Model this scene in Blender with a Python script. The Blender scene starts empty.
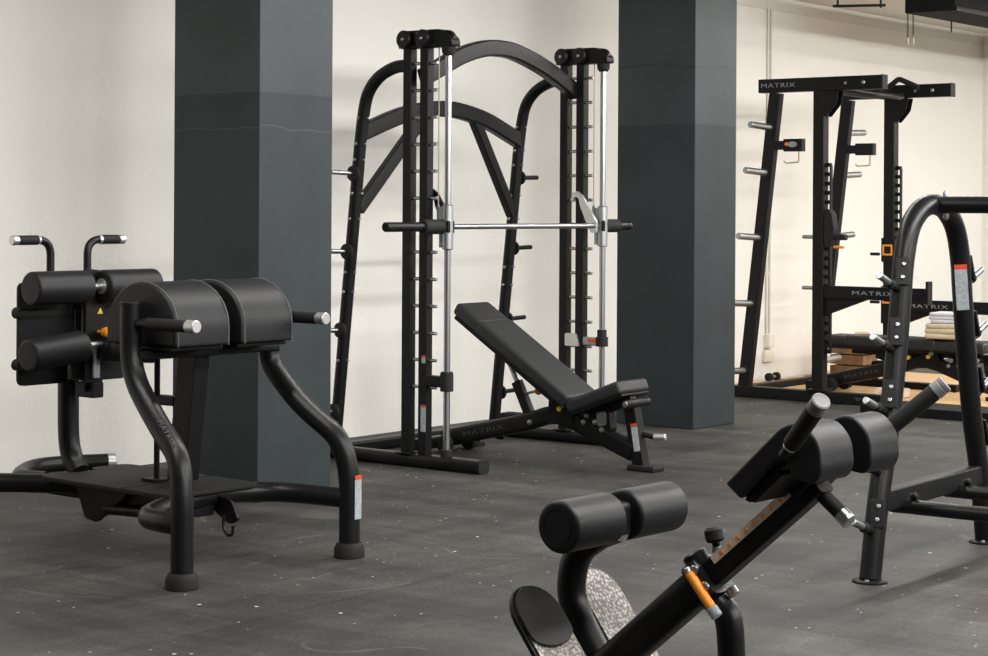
import bpy, bmesh, math, random
from mathutils import Vector, Matrix
random.seed(7)
C = bpy.context.scene.collection
R = math.radians
PI = math.pi

# ------------------------------------------------------------------ materials
def mat(name, col, rough=.5, metal=0., spec=.5, bump=0., bscale=300., var=0., vscale=6., coat=0.):
    m = bpy.data.materials.new(name); m.use_nodes = True
    nt = m.node_tree; b = nt.nodes['Principled BSDF']
    b.inputs['Base Color'].default_value = (*col, 1)
    b.inputs['Roughness'].default_value = rough
    b.inputs['Metallic'].default_value = metal
    b.inputs['Specular IOR Level'].default_value = spec
    b.inputs['Coat Weight'].default_value = coat
    tc = nt.nodes.new('ShaderNodeTexCoord')
    if bump:
        n = nt.nodes.new('ShaderNodeTexNoise'); n.inputs['Scale'].default_value = bscale; n.inputs['Detail'].default_value = 3
        nt.links.new(tc.outputs['Object'], n.inputs['Vector'])
        bp = nt.nodes.new('ShaderNodeBump'); bp.inputs['Strength'].default_value = bump; bp.inputs['Distance'].default_value = .002
        nt.links.new(n.outputs['Fac'], bp.inputs['Height']); nt.links.new(bp.outputs['Normal'], b.inputs['Normal'])
    if var:
        n = nt.nodes.new('ShaderNodeTexNoise'); n.inputs['Scale'].default_value = vscale; n.inputs['Detail'].default_value = 5
        nt.links.new(tc.outputs['Object'], n.inputs['Vector'])
        r = nt.nodes.new('ShaderNodeValToRGB')
        r.color_ramp.elements[0].position = .3; r.color_ramp.elements[1].position = .72
        r.color_ramp.elements[0].color = (*[c*(1-var) for c in col], 1); r.color_ramp.elements[1].color = (*[min(1, c*(1+var)) for c in col], 1)
        nt.links.new(n.outputs['Fac'], r.inputs['Fac']); nt.links.new(r.outputs['Color'], b.inputs['Base Color'])
    return m

BLACK = mat('black_powder_coat', (.0045, .0045, .005), .46, spec=.22, bump=.12, bscale=500)
SATIN = mat('satin_black_tube', (.0045, .0045, .005), .37, spec=.27, bump=.08, bscale=500)
VINYL = mat('black_vinyl', (.0055, .0055, .007), .5, spec=.33, bump=.25, bscale=420)
VINYLG = mat('grey_black_vinyl', (.015, .016, .0175), .48, spec=.42, bump=.25, bscale=420)
STITCH = mat('grey_stitching', (.09, .09, .09), .8)
RUBBER = mat('black_rubber', (.006, .006, .006), .72, spec=.35, bump=.3, bscale=200)
GRIP = mat('black_grip_rubber', (.006, .006, .006), .68, spec=.3, bump=.4, bscale=350)
CHROME = mat('chrome', (.42, .43, .44), .30, 1.)
STEEL = mat('brushed_steel', (.38, .39, .40), .38, 1., bump=.1, bscale=120)
ALU = mat('bright_aluminium', (.62, .62, .61), .38, .9)
ORANGE = mat('orange_plastic', (.75, .25, .015), .45)
YELLOW = mat('yellow_plastic', (.75, .48, .02), .45)
RED = mat('red_label_print', (.55, .06, .02), .5)
LABELW = mat('pale_label_film', (.33, .36, .38), .5, var=.25, vscale=90)
LETTER = mat('grey_lettering', (.22, .22, .22), .5)
LETTERD = mat('dark_grey_lettering', (.035, .035, .035), .5)
CAP = mat('grey_plastic_cap', (.17, .17, .17), .55)
WOODB = mat('brown_crate_wood', (.16, .085, .04), .7, var=.4, vscale=14)
WOODL = mat('pale_block_wood', (.6, .4, .2), .6, var=.15, vscale=14)
TOWELW = mat('pale_lilac_towel', (.55, .53, .56), .95, bump=.8, bscale=160, var=.1, vscale=20)
TOWELB = mat('beige_towel', (.55, .45, .31), .95, bump=.8, bscale=160, var=.1, vscale=20)
BLUE = mat('pale_blue_foam', (.32, .44, .55), .7)
CABLE = mat('tan_cable', (.42, .36, .26), .5)
CREAM = mat('cream_conduit', (.74, .71, .62), .5)
UNIT = mat('dark_ceiling_unit', (.010, .010, .011), .8, spec=.15, var=.2)
CHALK = mat('worn_pink_pad', (.62, .5, .4), .7, var=.15, vscale=30)

def diamond_plate():
    m = mat('diamond_tread_plate', (.3, .28, .25), .5, .35)
    nt = m.node_tree; b = nt.nodes['Principled BSDF']
    tc = nt.nodes.new('ShaderNodeTexCoord')
    mp = nt.nodes.new('ShaderNodeMapping'); mp.inputs['Rotation'].default_value = (R(-41), 0, 0)
    nt.links.new(tc.outputs['Object'], mp.inputs['Vector'])
    v = nt.nodes.new('ShaderNodeTexVoronoi'); v.inputs['Scale'].default_value = 120; v.inputs['Randomness'].default_value = .8
    nt.links.new(mp.outputs['Vector'], v.inputs['Vector'])
    r = nt.nodes.new('ShaderNodeValToRGB')
    r.color_ramp.elements[0].position = .25; r.color_ramp.elements[1].position = .6
    r.color_ramp.elements[0].color = (.30, .275, .25, 1); r.color_ramp.elements[1].color = (.09, .08, .075, 1)
    nt.links.new(v.outputs['Distance'], r.inputs['Fac'])
    n = nt.nodes.new('ShaderNodeTexNoise'); n.inputs['Scale'].default_value = 14; n.inputs['Detail'].default_value = 4
    nt.links.new(tc.outputs['Object'], n.inputs['Vector'])
    r2 = nt.nodes.new('ShaderNodeValToRGB'); r2.color_ramp.elements[0].position = .35; r2.color_ramp.elements[1].position = .6
    r2.color_ramp.elements[0].color = (.32, .27, .24, 1); r2.color_ramp.elements[1].color = (1, 1, 1, 1)
    nt.links.new(n.outputs['Fac'], r2.inputs['Fac'])
    mx = nt.nodes.new('ShaderNodeMix'); mx.data_type = 'RGBA'; mx.blend_type = 'MULTIPLY'; mx.inputs[0].default_value = .8
    nt.links.new(r.outputs['Color'], mx.inputs[6]); nt.links.new(r2.outputs['Color'], mx.inputs[7])
    nt.links.new(mx.outputs[2], b.inputs['Base Color'])
    bp = nt.nodes.new('ShaderNodeBump'); bp.inputs['Strength'].default_value = .6; bp.inputs['Distance'].default_value = .002; bp.invert = True
    nt.links.new(v.outputs['Distance'], bp.inputs['Height']); nt.links.new(bp.outputs['Normal'], b.inputs['Normal'])
    return m
TREAD = diamond_plate()

def floor_material():
    m = bpy.data.materials.new('rubber_gym_floor'); m.use_nodes = True
    nt = m.node_tree; L = nt.links; b = nt.nodes['Principled BSDF']
    N = lambda t: nt.nodes.new(t)
    tc = N('ShaderNodeTexCoord')
    def ramp(src, p0, p1, c0, c1):
        r = N('ShaderNodeValToRGB'); e = r.color_ramp.elements
        e[0].position = p0; e[1].position = p1; e[0].color = (*c0, 1); e[1].color = (*c1, 1)
        L.new(src, r.inputs['Fac']); return r.outputs['Color']
    def noise(scale, detail=4, rough=.6, stretch=None, off=(0, 0, 0)):
        n = N('ShaderNodeTexNoise'); n.inputs['Scale'].default_value = scale; n.inputs['Detail'].default_value = detail; n.inputs['Roughness'].default_value = rough
        mp = N('ShaderNodeMapping'); mp.inputs['Location'].default_value = off
        if stretch: mp.inputs['Scale'].default_value = stretch
        L.new(tc.outputs['Object'], mp.inputs['Vector']); L.new(mp.outputs['Vector'], n.inputs['Vector'])
        return n.outputs['Fac']
    def mix(mode, fac, a, c):
        x = N('ShaderNodeMix'); x.data_type = 'RGBA'; x.blend_type = mode
        if isinstance(fac, float): x.inputs[0].default_value = fac
        else: L.new(fac, x.inputs[0])
        for i, v in ((6, a), (7, c)):
            if isinstance(v, tuple): x.inputs[i].default_value = (*v, 1)
            else: L.new(v, x.inputs[i])
        return x.outputs[2]
    base = ramp(noise(1.1, 6, .65), .38, .64, (.0225, .0208, .019), (.056, .052, .048))
    # streaky scuffs that run both ways across the mats
    base = mix('MULTIPLY', .8, base, ramp(noise(3, 6, .7, (1, .16, 1)), .40, .62, (.55, .55, .55), (1.5, 1.5, 1.5)))
    base = mix('MULTIPLY', .75, base, ramp(noise(3, 6, .7, (.2, 1.2, 1), (5, 3, 0)), .40, .62, (.6, .6, .6), (1.4, 1.4, 1.4)))
    base = mix('MULTIPLY', .7, base, ramp(noise(70, 4, .7), .40, .62, (.62, .62, .62), (1.45, 1.45, 1.45)))
    # pale chalk scuffs
    sc = ramp(noise(2.2, 8, .75, (1, .5, 1), (9, 2, 0)), .66, .74, (0, 0, 0), (.35, .35, .35))
    base = mix('MIX', sc, base, (.2, .195, .185))
    # long curved scratches
    ns = N('ShaderNodeMath'); ns.operation = 'SUBTRACT'; ns.inputs[1].default_value = .5; L.new(noise(.7, 2, .5, None, (4, 1, 0)), ns.inputs[0])
    ab = N('ShaderNodeMath'); ab.operation = 'ABSOLUTE'; L.new(ns.outputs[0], ab.inputs[0])
    ln = ramp(ab.outputs[0], .0012, .004, (.6, .6, .6), (0, 0, 0))
    mk = ramp(noise(2.6, 4, .6, None, (2, 8, 0)), .5, .62, (0, 0, 0), (1, 1, 1))
    base = mix('MIX', mix('MULTIPLY', 1., ln, mk), base, (.14, .135, .125))
    # scattered white crumbs
    v = N('ShaderNodeTexVoronoi'); v.inputs['Scale'].default_value = 8; L.new(tc.outputs['Object'], v.inputs['Vector'])
    dots = ramp(v.outputs['Distance'], .05, .062, (1, 1, 1), (0, 0, 0))
    some = ramp(noise(1.3, 2, .5, None, (3, 7, 0)), .45, .5, (0, 0, 0), (1, 1, 1))
    base = mix('MIX', mix('MULTIPLY', 1., dots, some), base, (.55, .54, .51))
    v2 = N('ShaderNodeTexVoronoi'); v2.inputs['Scale'].default_value = 15; L.new(tc.outputs['Object'], v2.inputs['Vector'])
    d2 = ramp(v2.outputs['Distance'], .06, .075, (.8, .8, .8), (0, 0, 0))
    some2 = ramp(noise(2.1, 2, .5, None, (1, 2, 0)), .46, .52, (0, 0, 0), (1, 1, 1))
    base = mix('MIX', mix('MULTIPLY', 1., d2, some2), base, (.5, .49, .46))
    # mat seams
    br = N('ShaderNodeTexBrick'); br.offset = .5; br.inputs['Scale'].default_value = 1.; br.inputs['Mortar Size'].default_value = .006
    br.inputs['Brick Width'].default_value = 1.; br.inputs['Row Height'].default_value = 1.; br.inputs['Mortar Smooth'].default_value = .3
    br.inputs['Color1'].default_value = (1, 1, 1, 1); br.inputs['Color2'].default_value = (.86, .86, .86, 1); br.inputs['Mortar'].default_value = (.3, .3, .3, 1)
    L.new(tc.outputs['Object'], br.inputs['Vector'])
    base = mix('MULTIPLY', .7, base, br.outputs['Color'])
    L.new(base, b.inputs['Base Color'])
    b.inputs['Roughness'].default_value = .62; b.inputs['Specular IOR Level'].default_value = .35
    bp = N('ShaderNodeBump'); bp.inputs['Strength'].default_value = .3; bp.inputs['Distance'].default_value = .004
    L.new(noise(90, 3), bp.inputs['Height']); L.new(bp.outputs['Normal'], b.inputs['Normal'])
    return m

def wall_material(name, c0, c1):
    m = bpy.data.materials.new(name); m.use_nodes = True
    nt = m.node_tree; L = nt.links; b = nt.nodes['Principled BSDF']
    tc = nt.nodes.new('ShaderNodeTexCoord')
    n = nt.nodes.new('ShaderNodeTexNoise'); n.inputs['Scale'].default_value = .9; n.inputs['Detail'].default_value = 6
    L.new(tc.outputs['Object'], n.inputs['Vector'])
    r = nt.nodes.new('ShaderNodeValToRGB'); e = r.color_ramp.elements
    e[0].position = .3; e[1].position = .7; e[0].color = (*c0, 1); e[1].color = (*c1, 1)
    L.new(n.outputs['Fac'], r.inputs['Fac']); L.new(r.outputs['Color'], b.inputs['Base Color'])
    b.inputs['Roughness'].default_value = .7
    n2 = nt.nodes.new('ShaderNodeTexNoise'); n2.inputs['Scale'].default_value = 35; n2.inputs['Detail'].default_value = 5
    L.new(tc.outputs['Object'], n2.inputs['Vector'])
    bp = nt.nodes.new('ShaderNodeBump'); bp.inputs['Strength'].default_value = .28; bp.inputs['Distance'].default_value = .01
    L.new(n2.outputs['Fac'], bp.inputs['Height']); L.new(bp.outputs['Normal'], b.inputs['Normal'])
    return m
WALL = wall_material('cream_wall_paint', (.77, .75, .70), (.82, .80, .75))
CEIL = wall_material('cream_ceiling_paint', (.68, .66, .61), (.71, .69, .64))

def pillar_material(crack, ccol):
    # slate paint, with a fresher glossier coat below 1.77 m and a paler old coat above
    m = bpy.data.materials.new('slate_pillar_paint'); m.use_nodes = True
    nt = m.node_tree; L = nt.links; b = nt.nodes['Principled BSDF']
    N = lambda t: nt.nodes.new(t)
    tc = N('ShaderNodeTexCoord'); sp = N('ShaderNodeSeparateXYZ'); L.new(tc.outputs['Object'], sp.inputs[0])
    n0 = N('ShaderNodeTexNoise'); n0.inputs['Scale'].default_value = 3; L.new(tc.outputs['Object'], n0.inputs['Vector'])
    ad = N('ShaderNodeMath'); ad.operation = 'MULTIPLY_ADD'; ad.inputs[1].default_value = .012; L.new(n0.outputs['Fac'], ad.inputs[0]); L.new(sp.outputs['Z'], ad.inputs[2])
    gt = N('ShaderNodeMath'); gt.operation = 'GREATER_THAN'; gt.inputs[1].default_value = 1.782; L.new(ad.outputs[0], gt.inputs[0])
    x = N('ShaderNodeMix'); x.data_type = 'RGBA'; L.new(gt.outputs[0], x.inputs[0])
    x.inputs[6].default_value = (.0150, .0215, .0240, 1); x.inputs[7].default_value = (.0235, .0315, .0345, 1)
    n = N('ShaderNodeTexNoise'); n.inputs['Scale'].default_value = 2.5; n.inputs['Detail'].default_value = 8; L.new(tc.outputs['Object'], n.inputs['Vector'])
    r = N('ShaderNodeValToRGB'); r.color_ramp.elements[0].color = (.82, .82, .82, 1); r.color_ramp.elements[1].color = (1.15, 1.15, 1.15, 1)
    r.color_ramp.elements[0].position = .35; r.color_ramp.elements[1].position = .65; L.new(n.outputs['Fac'], r.inputs['Fac'])
    mx = N('ShaderNodeMix'); mx.data_type = 'RGBA'; mx.blend_type = 'MULTIPLY'; mx.inputs[0].default_value = 1.; L.new(x.outputs[2], mx.inputs[6]); L.new(r.outputs['Color'], mx.inputs[7])
    # small chips that show the plaster
    v = N('ShaderNodeTexVoronoi'); v.inputs['Scale'].default_value = 7; L.new(tc.outputs['Object'], v.inputs['Vector'])
    rv = N('ShaderNodeValToRGB'); rv.color_ramp.elements[0].position = .03; rv.color_ramp.elements[1].position = .045
    rv.color_ramp.elements[0].color = (.5, .5, .5, 1); rv.color_ramp.elements[1].color = (0, 0, 0, 1); L.new(v.outputs['Distance'], rv.inputs['Fac'])
    m3 = N('ShaderNodeMix'); m3.data_type = 'RGBA'; L.new(rv.outputs['Color'], m3.inputs[0]); L.new(mx.outputs[2], m3.inputs[6]); m3.inputs[7].default_value = (.015, .018, .02, 1)
    # hairline across the shaft
    n9 = N('ShaderNodeTexNoise'); n9.inputs['Scale'].default_value = 4; n9.inputs['Detail'].default_value = 5; L.new(tc.outputs['Object'], n9.inputs['Vector'])
    a9 = N('ShaderNodeMath'); a9.operation = 'MULTIPLY_ADD'; a9.inputs[1].default_value = .09; L.new(n9.outputs['Fac'], a9.inputs[0]); L.new(sp.outputs['Z'], a9.inputs[2])
    c9 = N('ShaderNodeMath'); c9.operation = 'COMPARE'; c9.inputs[1].default_value = crack + .045; c9.inputs[2].default_value = .0028; L.new(a9.outputs[0], c9.inputs[0])
    m9 = N('ShaderNodeMix'); m9.data_type = 'RGBA'; L.new(c9.outputs[0], m9.inputs[0]); L.new(m3.outputs[2], m9.inputs[6]); m9.inputs[7].default_value = (*ccol, 1)
    L.new(m9.outputs[2], b.inputs['Base Color']); b.inputs['Specular IOR Level'].default_value = .38
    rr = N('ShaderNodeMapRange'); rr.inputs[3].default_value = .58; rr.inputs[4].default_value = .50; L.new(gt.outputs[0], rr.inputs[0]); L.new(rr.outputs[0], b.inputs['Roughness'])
    n2 = N('ShaderNodeTexNoise'); n2.inputs['Scale'].default_value = 22; n2.inputs['Detail'].default_value = 6; L.new(tc.outputs['Object'], n2.inputs['Vector'])
    bp = N('ShaderNodeBump'); bp.inputs['Strength'].default_value = .16; bp.inputs['Distance'].default_value = .006
    L.new(n2.outputs['Fac'], bp.inputs['Height']); L.new(bp.outputs['Normal'], b.inputs['Normal'])
    return m

def plank_material():
    m = bpy.data.materials.new('oak_platform_boards'); m.use_nodes = True
    nt = m.node_tree; L = nt.links; b = nt.nodes['Principled BSDF']
    tc = nt.nodes.new('ShaderNodeTexCoord')
    br = nt.nodes.new('ShaderNodeTexBrick'); br.inputs['Scale'].default_value = 1.; br.inputs['Brick Width'].default_value = 1.2; br.inputs['Row Height'].default_value = .12
    br.inputs['Mortar Size'].default_value = .002
    br.inputs['Color1'].default_value = (.58, .33, .12, 1); br.inputs['Color2'].default_value = (.66, .40, .16, 1); br.inputs['Mortar'].default_value = (.25, .14, .06, 1)
    mp = nt.nodes.new('ShaderNodeMapping'); mp.inputs['Rotation'].default_value = (0, 0, R(90))
    L.new(tc.outputs['Object'], mp.inputs['Vector']); L.new(mp.outputs['Vector'], br.inputs['Vector'])
    n = nt.nodes.new('ShaderNodeTexNoise'); n.inputs['Scale'].default_value = 6
    mp2 = nt.nodes.new('ShaderNodeMapping'); mp2.inputs['Scale'].default_value = (6, .6, 1); L.new(tc.outputs['Object'], mp2.inputs['Vector']); L.new(mp2.outputs['Vector'], n.inputs['Vector'])
    mx = nt.nodes.new('ShaderNodeMix'); mx.data_type = 'RGBA'; mx.blend_type = 'OVERLAY'; mx.inputs[0].default_value = .35
    L.new(br.outputs['Color'], mx.inputs[6]); L.new(n.outputs['Fac'], mx.inputs[7]); L.new(mx.outputs[2], b.inputs['Base Color'])
    b.inputs['Roughness'].default_value = .4
    return m
PLANK = plank_material()

# ------------------------------------------------------------------ mesh builder
def fillet(pts, rad, n=6):
    """round the inner corners of a 3-D polyline; rad may be a list"""
    P = [Vector(p) for p in pts]; out = [P[0]]
    for i in range(1, len(P)-1):
        r = rad[i-1] if isinstance(rad, (list, tuple)) else rad
        a, b, c = P[i-1], P[i], P[i+1]
        d1 = (a-b); d2 = (c-b); l1, l2 = d1.length, d2.length; d1.normalize(); d2.normalize()
        t = min(r, l1*.49, l2*.49)
        if t < 1e-5: out.append(b); continue
        p, q = b+d1*t, b+d2*t
        for k in range(n+1):
            s = k/n; out.append((1-s)**2*p + 2*s*(1-s)*b + s*s*q)
    out.append(P[-1]); return out

def spline(pts, n=5):
    P = [Vector(p) for p in pts]; P = [P[0]*2-P[1]] + P + [P[-1]*2-P[-2]]; out = []
    for i in range(1, len(P)-2):
        for k in range(n):
            t = k/n
            out.append(.5*((2*P[i]) + (P[i+1]-P[i-1])*t + (2*P[i-1]-5*P[i]+4*P[i+1]-P[i+2])*t*t + (3*P[i]-P[i-1]-3*P[i+1]+P[i+2])*t**3))
    out.append(P[-2]); return out

def round2d(pts, rad, n=5):
    """round the corners of a closed 2-D outline"""
    out = []; N = len(pts)
    for i in range(N):
        r = rad[i] if isinstance(rad, (list, tuple)) else rad
        a, b, c = Vector(pts[i-1]), Vector(pts[i]), Vector(pts[(i+1) % N])
        d1 = (a-b); d2 = (c-b); l1, l2 = d1.length, d2.length; d1.normalize(); d2.normalize()
        t = min(r, l1*.49, l2*.49)
        if t < 1e-5: out.append(tuple(b)); continue
        p, q = b+d1*t, b+d2*t
        for k in range(n+1):
            s = k/n; out.append(tuple((1-s)**2*p + 2*s*(1-s)*b + s*s*q))
    return out

class MB:
    def __init__(s): s.bm = bmesh.new()
    def _merge(s, t):
        me = bpy.data.meshes.new('tmp'); t.to_mesh(me); t.free(); s.bm.from_mesh(me); bpy.data.meshes.remove(me)
    def box(s, size, loc, rot=None, bev=.004, seg=2, taper=None):
        t = bmesh.new(); bmesh.ops.create_cube(t, size=1)
        for v in t.verts:
            v.co = Vector((v.co.x*size[0], v.co.y*size[1], v.co.z*size[2]))
            if taper: v.co.x *= (taper if v.co.y > 0 else 1)
        if bev: bmesh.ops.bevel(t, geom=t.edges[:], offset=min(bev, min(size)*.49), segments=seg, profile=.5, affect='EDGES')
        M = Matrix.Translation(loc) @ (rot.to_4x4() if rot else Matrix.Identity(4))
        bmesh.ops.transform(t, matrix=M, verts=t.verts[:]); s._merge(t); return s
    def sweep(s, pts, prof, ref=(0, 0, 1), scale=None):
        P = [Vector(p) for p in pts]; bm = s.bm; rings = []
        ref = Vector(ref)
        for i, p in enumerate(P):
            if i == 0: d = P[1]-P[0]
            elif i == len(P)-1: d = P[-1]-P[-2]
            else: d = (P[i+1]-P[i]).normalized() + (P[i]-P[i-1]).normalized()
            d.normalize()
            if i == 0:
                a = ref - d*ref.dot(d)
                if a.length < 1e-3: a = Vector((1, 0, 0)) - d*d.x
                if a.length < 1e-3: a = Vector((0, 1, 0)) - d*d.y
            else: a = a - d*a.dot(d)
            a.normalize(); b = d.cross(a)
            k = scale[i] if scale else 1
            rings.append([bm.verts.new(p + b*(x*k) + a*(y*k)) for x, y in prof])
        n = len(prof)
        for r0, r1 in zip(rings, rings[1:]):
            for j in range(n): bm.faces.new((r0[j], r0[(j+1) % n], r1[(j+1) % n], r1[j]))
        bm.faces.new(rings[0][::-1]); bm.faces.new(rings[-1]); return s
    def tube(s, pts, r, n=14, scale=None, ry=None):
        ry = ry or r
        return s.sweep(pts, [(r*math.cos(2*PI*k/n), ry*math.sin(2*PI*k/n)) for k in range(n)], scale=scale)
    def bar(s, pts, w, h, rad=.008, ref=(0, 0, 1)):
        """rectangular tube: w across, h along ref"""
        return s.sweep(pts, round2d([(-w/2, -h/2), (w/2, -h/2), (w/2, h/2), (-w/2, h/2)], rad, 3), ref)
    def lathe(s, p0, axis, prof, n=20):
        """prof: (distance along axis, radius)"""
        p0 = Vector(p0); d = Vector(axis).normalized()
        a = Vector((0, 0, 1)) if abs(d.z) < .9 else Vector((1, 0, 0))
        a = (a - d*a.dot(d)).normalized(); b = d.cross(a); bm = s.bm; rings = []
        for t, r in prof:
            rings.append([bm.verts.new(p0 + d*t + (a*math.cos(2*PI*k/n) + b*math.sin(2*PI*k/n))*max(r, 1e-4)) for k in range(n)])
        for r0, r1 in zip(rings, rings[1:]):
            for j in range(n): bm.faces.new((r0[j], r0[(j+1) % n], r1[(j+1) % n], r1[j]))
        bm.faces.new(rings[0][::-1]); bm.faces.new(rings[-1]); return s
    def rod(s, p0, p1, r, bev=None, n=16):
        p0, p1 = Vector(p0), Vector(p1); L = (p1-p0).length; e = r*.15 if bev is None else bev
        return s.lathe(p0, p1-p0, [(0, r-e), (e, r), (L-e, r), (L, r-e)], n)
    def roll(s, p0, p1, r, e, n=28):
        p0, p1 = Vector(p0), Vector(p1); L = (p1-p0).length
        pr = [(0, .001), (0, r*.62), (.0015, r*.63), (.0015, r*.655), (0, r*.665), (0, r-e)]
        for k in range(1, 5): a = PI/2*k/4; pr.append((e*(1-math.cos(a)), r-e+e*math.sin(a)))
        for k in range(0, 5): a = PI/2*k/4; pr.append((L-e+e*math.sin(a), r-e+e*math.cos(a)))
        pr += [(L, .001)]
        return s.lathe(p0, p1-p0, pr, n)
    def ball(s, c, r, sc=(1, 1, 1)):
        t = bmesh.new(); bmesh.ops.create_uvsphere(t, u_segments=14, v_segments=10, radius=r)
        for v in t.verts: v.co = Vector((v.co.x*sc[0], v.co.y*sc[1], v.co.z*sc[2])) + Vector(c)
        s._merge(t); return s
    def prism(s, outline, axis, a, b, bev=0, seg=2, shear=None):
        """extrude a closed outline along x ('x': outline is y,z), y (x,z) or z (x,y)"""
        t = bmesh.new()
        def P(q, c):
            return {'x': (c, q[0], q[1]), 'y': (q[0], c, q[1]), 'z': (q[0], q[1], c)}[axis]
        r0 = [t.verts.new(P(q, a)) for q in outline]; r1 = [t.verts.new(P(q, b)) for q in outline]; n = len(r0)
        f0 = t.faces.new(r0); f1 = t.faces.new(r1[::-1])
        for j in range(n): t.faces.new((r0[(j+1) % n], r0[j], r1[j], r1[(j+1) % n]))
        bmesh.ops.recalc_face_normals(t, faces=t.faces[:])
        if bev:
            bmesh.ops.bevel(t, geom=[e for e in t.edges if (f0 in e.link_faces or f1 in e.link_faces)], offset=bev, segments=seg, profile=.5, affect='EDGES')
        s._merge(t); return s
    def ring(s, c, axis, R0, r, n=24, m=8):
        d = Vector(axis).normalized(); a = Vector((0, 0, 1)) if abs(d.z) < .9 else Vector((1, 0, 0))
        a = (a-d*a.dot(d)).normalized(); b = d.cross(a); c = Vector(c); G = []
        for i in range(n):
            e = a*math.cos(2*PI*i/n)+b*math.sin(2*PI*i/n)
            G.append([s.bm.verts.new(c+e*(R0+r*math.cos(2*PI*k/m))+d*r*math.sin(2*PI*k/m)) for k in range(m)])
        for i in range(n):
            for k in range(m): s.bm.faces.new((G[i][k], G[i][(k+1) % m], G[(i+1) % n][(k+1) % m], G[(i+1) % n][k]))
        return s
    def build(s, name, m, parent=None, angle=38, label=None, off=None):
        bmesh.ops.recalc_face_normals(s.bm, faces=s.bm.faces[:])
        me = bpy.data.meshes.new(name)
        s.bm.to_mesh(me); s.bm.free()
        me.materials.append(m)
        for p in me.polygons: p.use_smooth = True
        me.set_sharp_from_angle(angle=R(angle))
        o = bpy.data.objects.new(name, me); C.objects.link(o)
        wn = o.modifiers.new('weighted_normals', 'WEIGHTED_NORMAL'); wn.keep_sharp = True
        if parent: o.parent = parent
        if label: o['label'] = label
        return o

def thing(name, label, cat, loc, ang=0, group=None):
    o = bpy.data.objects.new(name, None); C.objects.link(o); o.empty_display_size = .1
    o.location = loc; o.rotation_euler = (0, 0, R(ang)); o['label'] = label; o['category'] = cat
    if group: o['group'] = group
    return o
def tag(o, label, cat, group=None):
    o['label'] = label; o['category'] = cat
    if group: o['group'] = group
    return o
def lettering(txt, size, M, m, parent, width=None, name='lettering'):
    """flat raised letters; M maps text x,y,normal into the parent's space"""
    cu = bpy.data.curves.new(name, 'FONT'); cu.body = txt; cu.size = size; cu.extrude = .0006; cu.align_x = 'CENTER'; cu.align_y = 'CENTER'; cu.space_character = 1.15
    t = bpy.data.objects.new(name, cu); C.objects.link(t)
    bpy.context.view_layer.update()
    me = bpy.data.meshes.new_from_object(t.evaluated_get(bpy.context.evaluated_depsgraph_get()))
    bpy.data.objects.remove(t); bpy.data.curves.remove(cu)
    if width:
        xs = [v.co.x for v in me.vertices]; k = width/(max(xs)-min(xs)); me.transform(Matrix.Diagonal((k, 1, 1, 1)))
    me.transform(M); me.materials.clear(); me.materials.append(m)
    o = bpy.data.objects.new(name, me); C.objects.link(o); o.parent = parent; return o
def basis(loc, x, y):
    x = Vector(x).normalized(); y = Vector(y).normalized(); z = x.cross(y)
    M = Matrix((x, y, z)).transposed().to_4x4(); M.translation = Vector(loc); return M
def struct(o): o['kind'] = 'structure'; return o
RX = lambda a: Matrix.Rotation(R(a), 3, 'X')
RY = lambda a: Matrix.Rotation(R(a), 3, 'Y')
RZ = lambda a: Matrix.Rotation(R(a), 3, 'Z')

ROOM = 52.
WO = Vector((-.66, 11.0, 0))                                  # a point at the foot of the long wall
def room(x, y, z=0):                                          # x along the long wall, y away behind it
    a = R(ROOM); return Vector((WO.x + x*math.cos(a) - y*math.sin(a), WO.y + x*math.sin(a) + y*math.cos(a), z))
def rooted(o, loc=None): o.location = loc if loc else WO; o.rotation_euler = (0, 0, R(ROOM)); return o

# ------------------------------------------------------------------ the room
CEILZ = 2.86
b = MB(); b.box((26, 18, .1), (0, -6.8, -.05), bev=0); fl = rooted(struct(b.build('floor', floor_material())))
b = MB(); b.box((23, .2, CEILZ), (-3.35, .10, CEILZ/2), bev=0); struct(rooted(b.build('wall_back', WALL)))
b = MB(); b.box((.2, 8.2, CEILZ), (8.25, -3.9, CEILZ/2), bev=0); struct(rooted(b.build('wall_right', WALL)))
b = MB(); b.box((26, 18, .1), (0, -6.8, CEILZ+.05), bev=0); struct(rooted(b.build('ceiling', CEIL)))
# soffit band running along the top of the long wall
b = MB(); b.box((19, .012, .10), (-1.35, -.006, CEILZ-.05), bev=.004); struct(rooted(b.build('trim_1', CEIL)))
def pillar(loc, w, d, name, crack, ccol):
    b = MB(); b.box((w, d, CEILZ), (w/2, d/2, CEILZ/2), bev=.008, seg=2)
    o = b.build(name, pillar_material(crack, ccol)); o.location = loc; o.rotation_euler = (0, 0, R(ROOM)); struct(o)
    return o
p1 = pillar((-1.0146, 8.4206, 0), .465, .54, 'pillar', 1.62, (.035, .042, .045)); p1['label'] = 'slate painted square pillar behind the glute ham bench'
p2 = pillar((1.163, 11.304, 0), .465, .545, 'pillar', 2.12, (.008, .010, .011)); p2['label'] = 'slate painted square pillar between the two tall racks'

# conduit and socket box on the wall
t = thing('wall_conduit', 'pair of thin cream conduit pipes down the wall ending at a socket', 'pipe', room(4.36, 0), ROOM)
for x in (-.022, .022):
    MB().tube([(x, -.012, CEILZ), (x, -.012, .36)], .009, 10).build('pipe', CREAM, t)
for z in (2.45, 1.95, 1.4, .8):
    MB().box((.075, .008, .02), (0, -.006, z), bev=.002).build('clip', CREAM, t)
MB().box((.09, .05, .10), (.0, -.025, .31), bev=.008).build('socket_box', CREAM, t)
MB().box((.13, .03, .09), (.0, -.015, .2), bev=.006).build('socket_plate', CREAM, t)

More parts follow.
